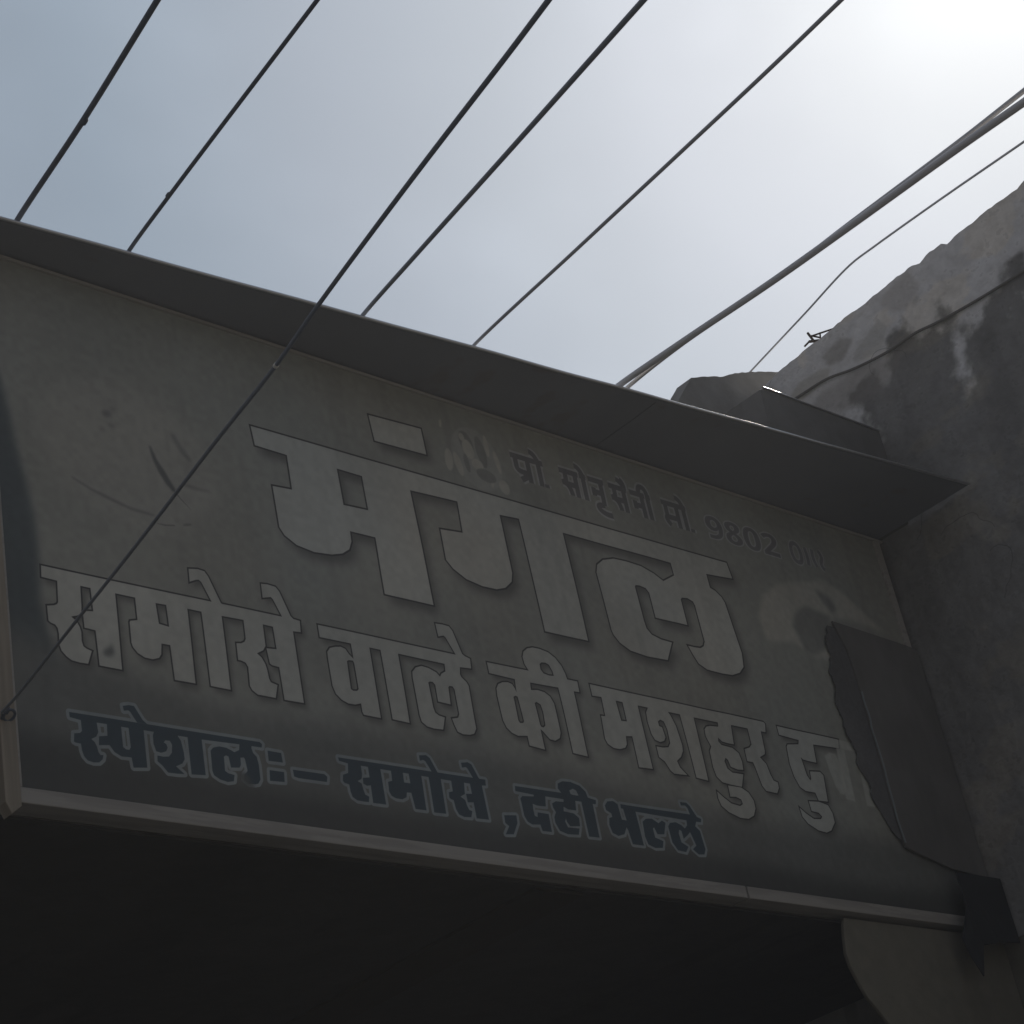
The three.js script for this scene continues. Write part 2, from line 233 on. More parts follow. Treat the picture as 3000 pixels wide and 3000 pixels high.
// ------------------------------------------------------------------ the signboard
const SX = 3.36, SY = 6.6, SL = 5.56, SH = 2.24;          // left, top, length and height of the printed banner in metres
function printSheet(u0, u1) {                              // one half of the print, u in mm from the left end, v in mm down from the top
  const px = 2048, sc = px / (u1 - u0), py = Math.min(2048, Math.ceil(SH * 1000 * sc));
  const cv = document.createElement('canvas'); cv.width = px; cv.height = py; const c = cv.getContext('2d');
  const lin = (r, g, b) => { const f = (x) => Math.round(255 * (x <= 0.0031308 ? x * 12.92 : 1.055 * Math.pow(x, 1 / 2.4) - 0.055)); return `rgb(${f(r)},${f(g)},${f(b)})`; };
  c.fillStyle = lin(...INK.ground); c.fillRect(0, 0, px, py);
  c.setTransform(sc, 0, 0, sc, -u0 * sc, 0);
  const soft = (mm) => { c.filter = mm ? `blur(${(mm * sc).toFixed(2)}px)` : 'none'; };
  const fillPath = (d, col) => { c.fillStyle = col; c.fill(new Path2D(d)); };
  // printed border wave on the left; two soft-edged bands darken the banner towards its foot
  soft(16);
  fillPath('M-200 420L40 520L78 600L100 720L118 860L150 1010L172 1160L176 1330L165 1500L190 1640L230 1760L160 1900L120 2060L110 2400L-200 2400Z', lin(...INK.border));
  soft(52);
  fillPath('M-200 1600C200 1640 500 1790 1000 1800S2200 1770 3000 1850S4200 1920 6000 1800L6000 2500L-200 2500Z', lin(...INK.lowBand));
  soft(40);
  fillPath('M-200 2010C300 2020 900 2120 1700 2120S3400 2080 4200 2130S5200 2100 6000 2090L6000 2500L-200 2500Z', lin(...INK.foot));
  // pale faded plate at the upper left
  soft(30); c.fillStyle = lin(...INK.plate); c.beginPath(); c.ellipse(610, 790, 400, 330, 0.15, 0, 7); c.fill();
  // faint picture of a round bowl of food at the right
  soft(14);
  fillPath('M4325 881L4312 734L4400 600L4560 500L4725 454L4964 403L5098 438L5250 540L5399 624L5150 610L4950 625L4900 740L4855 883L4700 900L4532 842Z', lin(...INK.pale));
  fillPath('M4574 733L4650 640L4740 597L4934 620L4880 720L4820 828L4700 890L4627 884Z', lin(...INK.food));
  fillPath('M4860 470L4960 490L5010 560L4960 600L4900 540Z', lin(...INK.food));
  soft(0);
  // faint picture of a seated figure above the first word
  soft(2.5);
  const oval = (x, y, a, b, r, col) => { c.fillStyle = col; c.beginPath(); c.ellipse(x, y, a, b, r, 0, 7); c.fill(); };
  const pl = lin(...INK.pale), mid = lin(...INK.food);
  oval(2520, 290, 150, 165, -0.2, lin(...INK.halo)); oval(2470, 215, 42, 62, -0.2, mid); oval(2555, 245, 30, 85, -0.1, mid);
  oval(2448, 190, 17, 22, 0, pl); oval(2475, 250, 34, 52, -0.15, pl); oval(2340, 340, 24, 60, 0.1, pl); oval(2395, 350, 22, 62, -0.2, pl); oval(2516, 322, 36, 30, 0, pl);
  oval(2450, 330, 16, 50, -0.1, mid); oval(2330, 150, 8, 24, 0.2, pl); oval(2648, 275, 14, 60, -0.15, pl); oval(2598, 200, 14, 60, 0, pl); oval(2663, 405, 32, 38, -0.2, pl); oval(2590, 400, 10, 28, 0.2, pl); oval(2560, 370, 60, 34, 0.1, mid);
  soft(0);
  // the owner's line along the top, dark letters in a pale outline
  const stroke = (paths, x, y, h, w) => {
    for (const [wd, col] of [[w * 2.2, lin(...INK.rim)], [w * 1.25, lin(...INK.dim)]]) {
      c.save(); c.translate(x, y); c.scale(h, h); c.lineWidth = wd / h; c.lineJoin = 'round'; c.lineCap = 'butt'; c.strokeStyle = col; for (const d of paths) c.stroke(new Path2D(d)); c.restore();
    }
  };
  const sa = 'M0 0H.95M.28 0V.3Q.28 .48 .05 .5M.15 .5Q.45 .55 .48 .98M.34 .52H.75M.78 0V1', o = 'M1.02 0H1.35M1.2 0V1M.86 -.38Q1.12 -.36 1.22 0', ni = 'M0 0H.8M.62 0V1M.62 .5H.2M.2 .32V.68';
  stroke(['M0 0H1.6M.22 0V.45Q.22 .68 .8 .62M.82 0V1M.8 .7L.36 .98M1.36 0V1M1.0 -.38Q1.26 -.36 1.38 0M1.62 .86V1'], 2745, 204, 130, 24);
  stroke([sa, o], 3060, 204, 132, 24); stroke([ni, 'M.62 1Q.2 1.02 .3 1.2Q.5 1.4 .95 1.36'], 3255, 204, 132, 24);
  stroke([sa, 'M.86 0Q.8 -.3 .5 -.38M.86 0Q.9 -.3 .7 -.42'], 3395, 204, 132, 24); stroke([ni, 'M.95 0V1M.5 -.02Q.5 -.4 .75 -.38Q.95 -.34 .95 0H1.1'], 3545, 204, 132, 24);
  stroke(['M0 0H1.35M.2 0V.6H.8M.8 0V1M.2 .6Q.02 .7 .3 .95M1.2 0V1M.86 -.38Q1.12 -.36 1.22 0M1.5 .86V1'], 3770, 204, 132, 24);
  c.font = 'bold 184px sans-serif'; c.lineJoin = 'round';
  c.save(); c.translate(4075, 334); c.scale(1.42, 1); c.strokeStyle = lin(...INK.rim); c.lineWidth = 13; c.strokeText('9802', 0, 0); c.globalAlpha = 0.8; c.fillStyle = lin(...INK.dim); c.fillText('9802', 0, 0); c.restore();
  c.globalAlpha = 0.7; stroke(['M.35 .05Q.05 .08 .05 .5Q.05 .95 .35 .95Q.65 .95 .65 .5Q.65 .08 .35 .05M1.0 .1Q1.1 .5 1.0 .95', 'M1.5 .1Q1.35 .5 1.55 .9M1.9 .08Q2.15 .3 1.95 .55Q1.8 .8 2.05 .95'], 4745, 204, 128, 20); c.globalAlpha = 1;
  // second and first lines: pale letters, thin dark outline, a printed drop shadow
  const word = (list, drop, blurMm, dx, dy, edge, face) => {
    const P = list.map((d) => new Path2D(d));
    soft(blurMm); c.fillStyle = lin(...INK.drop); c.globalAlpha = drop; c.translate(dx, dy); for (const p of P) c.fill(p, 'evenodd'); c.translate(-dx, -dy); c.globalAlpha = 1; soft(0);
    c.strokeStyle = lin(...INK.edge); c.lineWidth = edge * 2; c.lineJoin = 'miter'; c.miterLimit = 3; for (const p of P) c.stroke(p);
    for (const p of P) { c.fillStyle = lin(...face); c.fill(p, 'evenodd'); }
  };
  word(GLYPHS.one, 0.9, 22, 24, 38, 8, INK.letter);
  word(GLYPHS.two, 0.85, 13, 14, 22, 6.5, INK.letter);
  soft(3); c.globalAlpha = 0.75; for (const d of GLYPHS.faint) fillPath(d, lin(...INK.letter)); c.globalAlpha = 1; soft(0);
  // third line: blue letters in a white outline
  const P3 = GLYPHS.three.map((d) => new Path2D(d));
  c.strokeStyle = lin(...INK.white); c.lineWidth = 26; c.lineJoin = 'round'; for (const p of P3) c.stroke(p);
  for (const p of P3) { c.fillStyle = lin(...INK.blue); c.fill(p, 'evenodd'); }
  // scuffs, leaf-shaped smears and stains on the vinyl
  const smear = (pts, w0, w1, w2, al, bl) => {
    soft(bl); c.globalAlpha = Math.min(1, al * 1.35); c.fillStyle = lin(...INK.dirt); c.beginPath(); const n = pts.length, side = [];
    pts.forEach(([x, y], i) => { const [ax, ay] = pts[Math.max(0, i - 1)], [bx, by] = pts[Math.min(n - 1, i + 1)], l = Math.hypot(bx - ax, by - ay), t = i / (n - 1), w = t < 0.6 ? w0 + (w1 - w0) * t / 0.6 : w1 + (w2 - w1) * (t - 0.6) / 0.4; side.push([x - (by - ay) / l * w, y + (bx - ax) / l * w, x + (by - ay) / l * w, y - (bx - ax) / l * w]); });
    side.forEach(([x, y], i) => (i ? c.lineTo(x, y) : c.moveTo(x, y))); side.reverse().forEach(([, , x, y]) => c.lineTo(x, y)); c.fill(); c.globalAlpha = 1; soft(0);
  };
  smear([[716, 711], [734, 771], [758, 815], [782, 857], [808, 892]], 4, 17, 9, 0.62, 4); smear([[800, 885], [835, 925], [877, 963]], 3, 2, 0.5, 0.5, 1.5);
  smear([[830, 625], [850, 665], [873, 701], [905, 730]], 8, 14, 8, 0.32, 7); smear([[346, 948], [425, 981], [500, 1001], [594, 1024], [703, 1029]], 4, 7, 3, 0.38, 5);
  smear([[705, 1062], [745, 1061], [790, 1052]], 1, 3, 2, 0.55, 2); smear([[830, 1040], [850, 1034], [868, 1028]], 3, 5, 3, 0.4, 3); smear([[854, 850], [915, 856], [978, 853]], 5, 9, 4, 0.26, 6);
  for (const [x, y, a, b, r, al] of [[532, 614, 22, 15, -0.3, 0.5], [560, 590, 14, 16, 0.4, 0.28], [548, 664, 18, 10, 0, 0.3], [505, 690, 14, 10, 0, 0.24], [434, 1660, 26, 16, -0.5, 0.7], [446, 1640, 8, 20, 0.3, 0.55], [966, 2075, 26, 22, 0.4, 0.85], [985, 2098, 22, 14, 0.2, 0.7], [3290, 1210, 20, 12, 0, 0.2]]) { soft(7); c.globalAlpha = al; oval(x, y, a, b, r, lin(...INK.dirt)); c.globalAlpha = 1; soft(0); }
  // grain and uneven fading
  c.setTransform(1, 0, 0, 1, 0, 0);
  const im = c.getImageData(0, 0, px, py), D = im.data, r = rng(11);
  for (let j = 0; j < py; j++) for (let i = 0; i < px; i++) {
    const u = (u0 + i / sc) / 1000, v = j / sc / 1000, k = (j * px + i) * 4;
    const f = 1 + 0.16 * (fbm(u * 2.1, v * 2.1, 3) - 0.5) + 0.07 * (vnoise(u * 40, v * 40) - 0.5) + 0.05 * (r() - 0.5) - 0.03 * smooth(0.6, 0.75, fbm(u * 11, v * 0.8 + 3, 3)), w = 0.05 * (fbm(u * 1.4 + 30, v * 1.4, 2) - 0.5);
    D[k] *= f * (1 + w); D[k + 1] *= f; D[k + 2] *= f * (1 - w);
  }
  c.putImageData(im, 0, 0);
  const tx = new THREE.CanvasTexture(cv); tx.colorSpace = THREE.SRGBColorSpace; tx.anisotropy = 8; tx.wrapS = tx.wrapT = THREE.ClampToEdgeWrapping; return { tx, v1: py / sc / 1000 };
}
{
  const t = thing('signboard', [SX, 4.3, 0], 'long dim shop signboard with Hindi lettering in a wooden frame', 'signboard');
  const L = (g) => g.translate(-SX, -4.3, 0);
  mesh('backing_board', metricUV(L(box(SX + 0.02, SX + SL, 4.34, 6.585, -0.06, -0.012))), M.wood, t);
  // the vinyl banner: a slightly slack sheet, two print halves side by side
  const half = SL / 2, wav = (u, v) => 0.0035 * (fbm(u * 1.1 + 4, v * 1.6, 3) - 0.5) + 0.0012 * Math.sin(v * 9 + 3 * fbm(u * 1.5, v, 2) * 4);
  const geos = [], mats = [];
  for (let h = 0; h < 2; h++) {
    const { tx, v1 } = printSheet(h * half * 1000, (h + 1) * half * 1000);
    const g = new THREE.PlaneGeometry(half, SH, 110, 80), p = g.attributes.position, uv = g.attributes.uv;
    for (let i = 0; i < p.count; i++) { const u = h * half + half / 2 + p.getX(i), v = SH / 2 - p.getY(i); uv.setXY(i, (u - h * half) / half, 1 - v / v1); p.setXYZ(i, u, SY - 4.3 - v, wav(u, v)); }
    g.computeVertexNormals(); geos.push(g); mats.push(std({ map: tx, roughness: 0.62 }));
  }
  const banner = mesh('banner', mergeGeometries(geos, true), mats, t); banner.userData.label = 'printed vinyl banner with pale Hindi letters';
  // frame
  const rail = (x0, x1) => mesh('bottom_rail', metricUV(L(rbox(x0, x1, 4.306, 4.363, -0.085, 0.016, 0.004))), M.paleWood, t);
  rail(3.385, 7.012); rail(7.024, 8.985);
  mesh('left_strip', metricUV(L(rbox(3.383, 3.396, 4.3635, 6.58, -0.02, 0.014, 0.003))), M.paleWood, t);
  const pl = new THREE.Shape(); pl.moveTo(3.326, 4.30); pl.lineTo(3.345, 4.262); pl.lineTo(3.3815, 4.292); pl.lineTo(3.3815, 6.58); pl.lineTo(3.318, 6.58); pl.closePath();
  const post = mesh('left_plank', metricUV(L(new THREE.ExtrudeGeometry(pl, { depth: 0.05, bevelEnabled: true, bevelSize: 0.002, bevelThickness: 0.002, bevelSegments: 1 }).translate(0, 0, -0.03))), M.wood, t); post.userData.label = 'brown wooden plank at the left end, split at its foot';
  mesh('top_trim', metricUV(L(rbox(3.33, 8.985, 6.576, 6.590, -0.01, 0.014, 0.003))), M.paleWood, t);
  mesh('right_strip', metricUV(L(rbox(8.902, 8.946, 4.3635, 6.575, -0.02, 0.016, 0.003))), M.paleWood, t);
}

// ------------------------------------------------------------------ the sheet-metal hood over the sign
{
  const t = thing('sheet_metal_hood', [3, 6.6, 0], 'dark sheet metal hood jutting out above the signboard', 'canopy');
  const edge = (x) => 0.19 + (x - 3.368) * 0.0809;
  const sag = (x, f) => 0.006 * (fbm(x * 0.9 + 3, f * 2, 3) - 0.5) + 0.0035 * (fbm(x * 4 + 11, f * 3 + 5, 3) - 0.5);
  [[2.4, 4.62], [4.58, 6.76], [6.72, 8.97]].forEach(([x0, x1], k) => {
    const nx = 64, nz = 10, pos = [], idx = [], lap = (k % 2) * 0.004;
    for (const up of [0, 1]) for (let i = 0; i <= nx; i++) for (let j = 0; j <= nz; j++) { const x = x0 + (x1 - x0) * i / nx, f = j / nz; pos.push(x - 3, 0.001 + lap + up * 0.0025 + sag(x, f), -0.06 + (edge(x) + 0.06) * f); }
    const id = (u, i, j) => u * (nx + 1) * (nz + 1) + i * (nz + 1) + j;
    for (let i = 0; i < nx; i++) for (let j = 0; j < nz; j++) { idx.push(id(1, i, j), id(1, i, j + 1), id(1, i + 1, j), id(1, i + 1, j), id(1, i, j + 1), id(1, i + 1, j + 1), id(0, i, j), id(0, i + 1, j), id(0, i, j + 1), id(0, i + 1, j), id(0, i + 1, j + 1), id(0, i, j + 1)); }
    for (const i of [0, nx]) for (let j = 0; j < nz; j++) idx.push(id(0, i, j), id(0, i, j + 1), id(1, i, j), id(1, i, j), id(0, i, j + 1), id(1, i, j + 1));
    const g = new THREE.BufferGeometry(); g.setAttribute('position', new THREE.Float32BufferAttribute(pos, 3)); g.setIndex(idx); g.computeVertexNormals();
    const uv = []; for (let q = 0; q < pos.length; q += 3) uv.push(pos[q], pos[q + 2]); g.setAttribute('uv', new THREE.Float32BufferAttribute(uv, 2));
    mesh('sheet', g, M.tin, t);
  });
  const lip = []; for (let k = 0; k <= 40; k++) { const x = 2.4 + 6.57 * k / 40; lip.push(V3(x - 3, 0.005 + sag(x, 1), edge(x) + 0.0015 * Math.sin(x * 7))); }
  mesh('rolled_edge', new THREE.TubeGeometry(new THREE.CatmullRomCurve3(lip), 160, 0.0075, 12), M.brightMetal, t);
}

// ------------------------------------------------------------------ the neighbour's wall that runs towards the street, and what stands by it
{
  const t = thing('neighbouring_wall', [9, 0, 0], 'tall rough plaster side wall at the right with crumbled top edge', 'wall');
  const top = [[-0.62, 7.915], [-0.576, 7.916], [-0.449, 7.929], [-0.332, 7.954], [-0.2, 7.963], [-0.073, 7.978], [0.03, 7.981], [0.126, 7.991], [0.234, 8.003], [0.30, 7.999], [0.404, 8.007], [0.56, 8.022], [0.733, 8.030], [0.785, 8.012], [0.837, 8.033], [0.949, 8.039], [0.983, 8.012], [1.04, 8.027], [1.169, 8.031], [1.285, 8.048], [1.42, 8.046], [1.488, 8.046], [1.54, 8.066], [1.85, 8.05]];
  const s = new THREE.Shape(); s.moveTo(-0.62, 4.26); const r = rng(5); let pz = null;
  for (const [z, y] of top) { if (pz !== null) { const n = Math.max(1, Math.round((z - pz[0]) / 0.03)); for (let k = 1; k < n; k++) s.lineTo(pz[0] + (z - pz[0]) * k / n, pz[1] + (y - pz[1]) * k / n + (r() - 0.5) * 0.009); } s.lineTo(z, y); pz = [z, y]; }
  s.lineTo(1.85, 4.26); s.closePath();
  const g = new THREE.ExtrudeGeometry(s, { depth: 3.5, bevelEnabled: false }).rotateY(-Math.PI / 2).scale(1, 1, 1);
  // shape x is world z: after the turn the extrusion runs along -x, so push it back behind the face
  g.translate(3.5, 0, 0);
  const wallMap = (() => {                                  // weathered lime plaster: pale coats high up with sun glare put into their colour, bare cement below, painted by hand where the photograph shows them
    const px = 2048, sc = px / 4.6, cv = document.createElement('canvas'); cv.width = cv.height = px; const c = cv.getContext('2d');
    const lin = (v, w) => { const f = (x) => Math.round(255 * (1.055 * Math.pow(x, 1 / 2.4) - 0.055)); return `rgb(${f(v * w[0])},${f(v * w[1])},${f(v * w[2])})`; };
    c.fillStyle = lin(0.27, [1, 1, 1]); c.fillRect(0, 0, px, px);
    const im = c.getImageData(0, 0, px, px), D = im.data, q = rng(3);
    for (let j = 0; j < px; j++) for (let i = 0; i < px; i++) {
      const z = i / sc - 1.6, y = 8.2 - j / sc;             // world z and height
      const n1 = fbm(z * 1.7 + 5, y * 1.7, 5), n2 = fbm(z * 6 + 50, y * 6, 5), n3 = fbm(z * 24, y * 24, 3), run = fbm(z * 7 + 2, y * 0.9, 4);
      let k = 0.26 + 0.10 * (n1 - 0.5) + 0.09 * (n2 - 0.5), w = [1.0, 1.0, 0.98];
      const coatGlare = smooth(-0.02, 0.06, n2 * 0.30 + n1 * 0.34 - 0.32 + 0.36 * (y - 7.36) );     // ragged lower limit of the lime and the painted-in glare
      k += coatGlare * (0.46 + 0.12 * (n1 - 0.5)); if (coatGlare > 0.5) w = [1.0, 1.0, 1.0];
      const patch = smooth(0.52, 0.60, fbm(z * 2.4 + 90, y * 3.4 + 7, 5)); k += 0.03 * patch; w = w.map((x, m) => x + patch * [0.05, 0.01, -0.06][m]);
      k -= 0.035 * smooth(0.5, 0.72, run) * (1 - 0.4 * coatGlare);
      k *= 0.95 + 0.32 * (n3 - 0.5) - 0.2 * smooth(0.70, 0.78, n3) + 0.06 * (q() - 0.5);
      const o = (j * px + i) * 4; for (let m = 0; m < 3; m++) { const x = Math.max(0.02, k * w[m]); D[o + m] = 255 * (1.055 * Math.pow(x, 1 / 2.4) - 0.055); }
    }
    c.putImageData(im, 0, 0);
    const blot = (pts, v, w, bl, al) => { c.filter = `blur(${bl}px)`; c.globalAlpha = al; c.fillStyle = lin(v, w); c.beginPath(); pts.forEach(([z, y], i) => c[i ? 'lineTo' : 'moveTo']((z + 1.6) * sc, (8.2 - y) * sc)); c.fill(); c.filter = 'none'; c.globalAlpha = 1; };
    blot([[0.20, 7.76], [0.30, 7.80], [0.42, 7.86], [0.46, 7.78], [0.38, 7.67], [0.25, 7.68], [0.18, 7.70]], 0.44, [1, 1, 0.96], 3, 0.6);
    blot([[-0.33, 7.74], [-0.22, 7.80], [-0.05, 7.80], [0.02, 7.76], [-0.02, 7.71], [-0.2, 7.69]], 0.44, [1.04, 1, 0.92], 3, 0.7);
    blot([[0.5, 7.98], [0.70, 8.02], [0.74, 7.88], [0.62, 7.80], [0.52, 7.84], [0.46, 7.92]], 0.42, [1.04, 1, 0.94], 5, 0.55);
    blot([[-0.02, 7.86], [0.14, 7.90], [0.22, 7.84], [0.12, 7.76], [0.02, 7.78]], 0.20, [1.08, 1, 0.9], 4, 0.5);
    blot([[-0.1, 7.66], [0.25, 7.64], [0.5, 7.56], [0.35, 7.44], [0.0, 7.46], [-0.2, 7.58]], 0.24, [1.08, 1, 0.93], 8, 0.5);
    for (let n = 0; n < 9; n++) {                          // cracks
      let z = -0.6 + 2.4 * q(), y = 5.2 + 2.8 * q(), a = q() * 6.3; c.strokeStyle = lin(0.06, [1, 1, 1]); c.globalAlpha = 0.5; c.lineWidth = 1 + 1.2 * q(); c.beginPath(); c.moveTo((z + 1.6) * sc, (8.2 - y) * sc);
      for (let k = 0; k < 14; k++) { a += (q() - 0.5) * 1.3; z += 0.03 * Math.cos(a); y += 0.03 * Math.sin(a); c.lineTo((z + 1.6) * sc, (8.2 - y) * sc); } c.stroke();
    }
    c.globalAlpha = 1;
    const tx = new THREE.CanvasTexture(cv); tx.colorSpace = THREE.SRGBColorSpace; tx.anisotropy = 8; return tx;
  })();
  const gg = metricUV(g), uv = gg.attributes.uv, p = gg.attributes.position;
  for (let i = 0; i < uv.count; i++) uv.setXY(i, (p.getZ(i) + 1.6) / 4.6, 1 - (8.2 - p.getY(i)) / 4.6);
  const bump = cementBump.clone(); bump.repeat.set(1.6, 1.6); bump.needsUpdate = true;
  mesh('plaster_wall', gg, std({ map: wallMap, bumpMap: bump, bumpScale: 0.02, roughness: 0.95 }), t);
  mesh('lower_wall', metricUV(box(0.004, 3.5, 0, 4.258, -0.62, 1.85)), M.ochre, t);
}
{ // parapet block that stands on the hood's roof against the wall
  const t = thing('parapet_block', [7.96, 6.61, 0.2], 'dark parapet block with bright top edge between hood and plaster wall', 'parapet');
  const s = new THREE.Shape(); s.moveTo(0.03, 0); s.lineTo(1.035, 0); s.lineTo(1.035, 0.600); s.lineTo(0.03, 0.592); s.lineTo(0.0, 0.575); s.lineTo(-0.005, 0.4); s.lineTo(0.0, 0); s.closePath();
  mesh('block', metricUV(new THREE.ExtrudeGeometry(s, { depth: 0.33, bevelEnabled: true, bevelSize: 0.006, bevelThickness: 0.006, bevelSegments: 2 }).translate(0, 0, -0.336)), std({ map: cementMap, bumpMap: cementBump, bumpScale: 0.01, roughness: 0.9, color: 0xc9ccd0 }), t);
  mesh('flashing', new THREE.TubeGeometry(new THREE.LineCurve3(V3(0.02, 0.597, 0.004), V3(1.03, 0.604, 0.004)), 20, 0.006, 10), M.brightMetal, t);
}
{ // low masonry hut on the roof behind the hood, its top broken
  const t = thing('roof_hut', [8.3, 6.6, -0.63], 'dark masonry hut on the roof with uneven top behind the parapet block', 'hut');
  const pts = [[8.333, 7.712], [8.454, 7.857], [8.536, 7.953], [8.768, 8.035], [8.828, 8.047], [8.994, 8.127], [9.245, 8.216], [9.463, 8.280], [9.7, 8.13], [10.6, 8.12]], r = rng(21), s = new THREE.Shape(); s.moveTo(8.30, 6.602); s.lineTo(8.30, 7.55); let q = null;
  for (const [x, y] of pts) { if (q) { const n = Math.max(1, Math.round((x - q[0]) / 0.035)); for (let k = 1; k < n; k++) s.lineTo(q[0] + (x - q[0]) * k / n, q[1] + (y - q[1]) * k / n + (r() - 0.5) * 0.007); } s.lineTo(x, y); q = [x, y]; }
  s.lineTo(10.6, 6.602); s.closePath();
  mesh('wall', metricUV(new THREE.ExtrudeGeometry(s, { depth: 0.12, bevelEnabled: false }).translate(-8.3, -6.6, -0.12)), M.cement, t);
  mesh('roof', metricUV(box(0.35, 2.3, 1.20, 1.28, -2.4, -0.121)), M.cement, t);
  mesh('side_wall', metricUV(box(0.35, 0.5, 0.002, 1.199, -2.4, -0.121)), M.cement, t);
}

// ------------------------------------------------------------------ cables
function cable(name, pts, r, label, mat = M.cable, extra) {
  const v = pts.map((p) => V3(...p)), o = v[0].clone(), t = thing(name, [o.x, o.y, o.z], label, 'cable', 'overhead cables above the sign');
  const curve = new THREE.CatmullRomCurve3(v.map((q) => q.sub(o)), false, 'centripetal');
  mesh('wire', new THREE.TubeGeometry(curve, 90, r, 10), mat, t);
  if (extra) extra(t, curve, o);
  return t;
}
const wrap = (t, curve, f, r, len, mat, nm = 'tape_wrap') => { const a = curve.getPointAt(f), d = curve.getTangentAt(f), g = new THREE.CapsuleGeometry(r, len, 4, 8); const m = mesh(nm, g, mat, t); m.position.copy(a); m.quaternion.setFromUnitVectors(V3(0, 1, 0), d); return m; };
const nearest = (curve, o, p) => { const q = V3(...p).sub(o); let b = 0, bd = 9; for (let i = 0; i <= 400; i++) { const d = curve.getPointAt(i / 400).distanceTo(q); if (d < bd) { bd = d; b = i / 400; } } return b; };
cable('overhead_cable', [[2.877, 6.506, 3.400], [3.250, 6.608, 1.437], [3.377, 6.643, 0.770], [3.474, 6.662, 0.141], [3.491, 6.650, 0.027], [3.52, 6.63, -0.3]], 0.0112, 'leftmost thick dark cable over the hood, with a small knot midway', M.cable,
  (t, c, o) => { const m = wrap(t, c, nearest(c, o, [3.377, 6.643, 0.77]), 0.0122, 0.016, M.cable, 'knot'); m.position.x += 0.004; m.position.y -= 0.003; });
cable('overhead_cable', [[3.546, 6.718, 3.639], [3.780, 6.695, 1.652], [3.913, 6.682, 0.525], [3.948, 6.661, 0.181], [3.968, 6.650, 0.064], [4.02, 6.63, -0.3]], 0.0086, 'second cable from the left, thinner, with a tiny burr near its foot', M.cable,
  (t, c, o) => { const m = wrap(t, c, nearest(c, o, [3.911, 6.676, 0.52]), 0.0094, 0.010, M.cable, 'knot'); m.position.x -= 0.003; m.position.y += 0.003; });
cable('overhead_cable', [[1.153, 3.244, 5.824], [1.897, 3.748, 4.038], [1.956, 3.788, 3.896], [2.118, 3.896, 3.480], [2.305, 4.008, 2.983], [2.411, 4.064, 2.701], [2.543, 4.144, 2.316], [2.780, 4.279, 1.628], [3.012, 4.414, 0.933], [3.234, 4.543, 0.268], [3.300, 4.590, 0.075], [3.33, 4.612, 0.03]], 0.0050, 'long cable that crosses in front of the signboard to its left plank', M.slateCable,
  (t, c, o) => {
    const f = nearest(c, o, [2.416, 4.068, 2.716]);
    wrap(t, c, f, 0.0062, 0.006, M.tape, 'white_tie'); const m = wrap(t, c, f + 0.005, 0.0042, 0.006, M.tape, 'white_tie'); m.position.y += 0.002;
    for (const [dx, dy, ro] of [[3.338, 4.613, 0.3], [3.352, 4.607, -0.4]]) { const g = new THREE.TorusGeometry(0.021, 0.005, 8, 22); const q = mesh('loop', g, M.cable, t); q.position.set(dx - o.x, dy - o.y, 0.034 - o.z); q.rotation.set(0.9, 0.5 + ro, ro); }
  });
cable('overhead_cable', [[2.906, 4.864, 4.645], [3.747, 5.571, 2.974], [4.263, 6.004, 1.952], [4.714, 6.377, 1.008], [5.061, 6.657, 0.269], [5.086, 6.655, 0.144], [5.15, 6.63, -0.3]], 0.0094, 'smooth middle cable just right of the one crossing the sign', M.slateCable);
cable('overhead_cable', [[3.917, 5.400, 4.858], [4.663, 5.940, 3.083], [4.840, 6.069, 2.662], [5.064, 6.235, 2.076], [5.338, 6.434, 1.295], [5.653, 6.655, 0.320], [5.675, 6.650, 0.193], [5.76, 6.63, -0.3]], 0.0076, 'slim cable reaching the hood left of the thick doubled cable', M.greyCable);
cable('overhead_cable', [[5.066, 5.448, 4.881], [5.724, 5.991, 3.073], [5.842, 6.089, 2.750], [6.065, 6.265, 2.084], [6.224, 6.395, 1.544], [6.387, 6.546, 0.907], [6.506, 6.652, 0.407], [6.517, 6.655, 0.284], [6.58, 6.63, -0.3]], 0.0150, 'thickest cable of all, lower strand of the doubled pair', M.paleCable);
cable('overhead_cable', [[5.016, 5.545, 4.893], [5.725, 6.033, 3.088], [5.857, 6.124, 2.751], [6.102, 6.306, 2.037], [6.264, 6.421, 1.518], [6.431, 6.570, 0.873], [6.558, 6.652, 0.404], [6.581, 6.650, 0.275], [6.66, 6.63, -0.3]], 0.0098, 'thinner strand that leaves the thick doubled cable at upper right', M.paleCable);
cable('overhead_cable', [[6.480, 6.385, 3.874], [7.444, 7.127, 2.286], [7.882, 7.464, 1.563], [8.239, 7.731, 0.954], [8.385, 7.834, 0.705], [8.785, 8.034, 0.088], [9.288, 8.283, -0.708], [9.60, 8.436, -1.20], [9.75, 8.35, -1.45]], 0.0058, 'thin bent cable closest to the plaster wall top', M.paleCable);
{
  const pts = [[8.985, 7.72, -0.34], [8.985, 7.713, -0.254], [8.982, 7.70, -0.015], [8.98, 7.652, 0.179], [8.978, 7.617, 0.425], [8.98, 7.619, 0.627], [8.984, 7.599, 0.768], [8.984, 7.57, 1.1], [8.98, 7.55, 1.82]].map((p) => V3(...p));
  tag(mesh('wall_cable', new THREE.TubeGeometry(new THREE.CatmullRomCurve3(pts), 80, 0.0085, 8), std({ color: 0x6a6864, roughness: 0.8 })), 'dark cable sagging along the face of the plaster wall', 'cable');
}
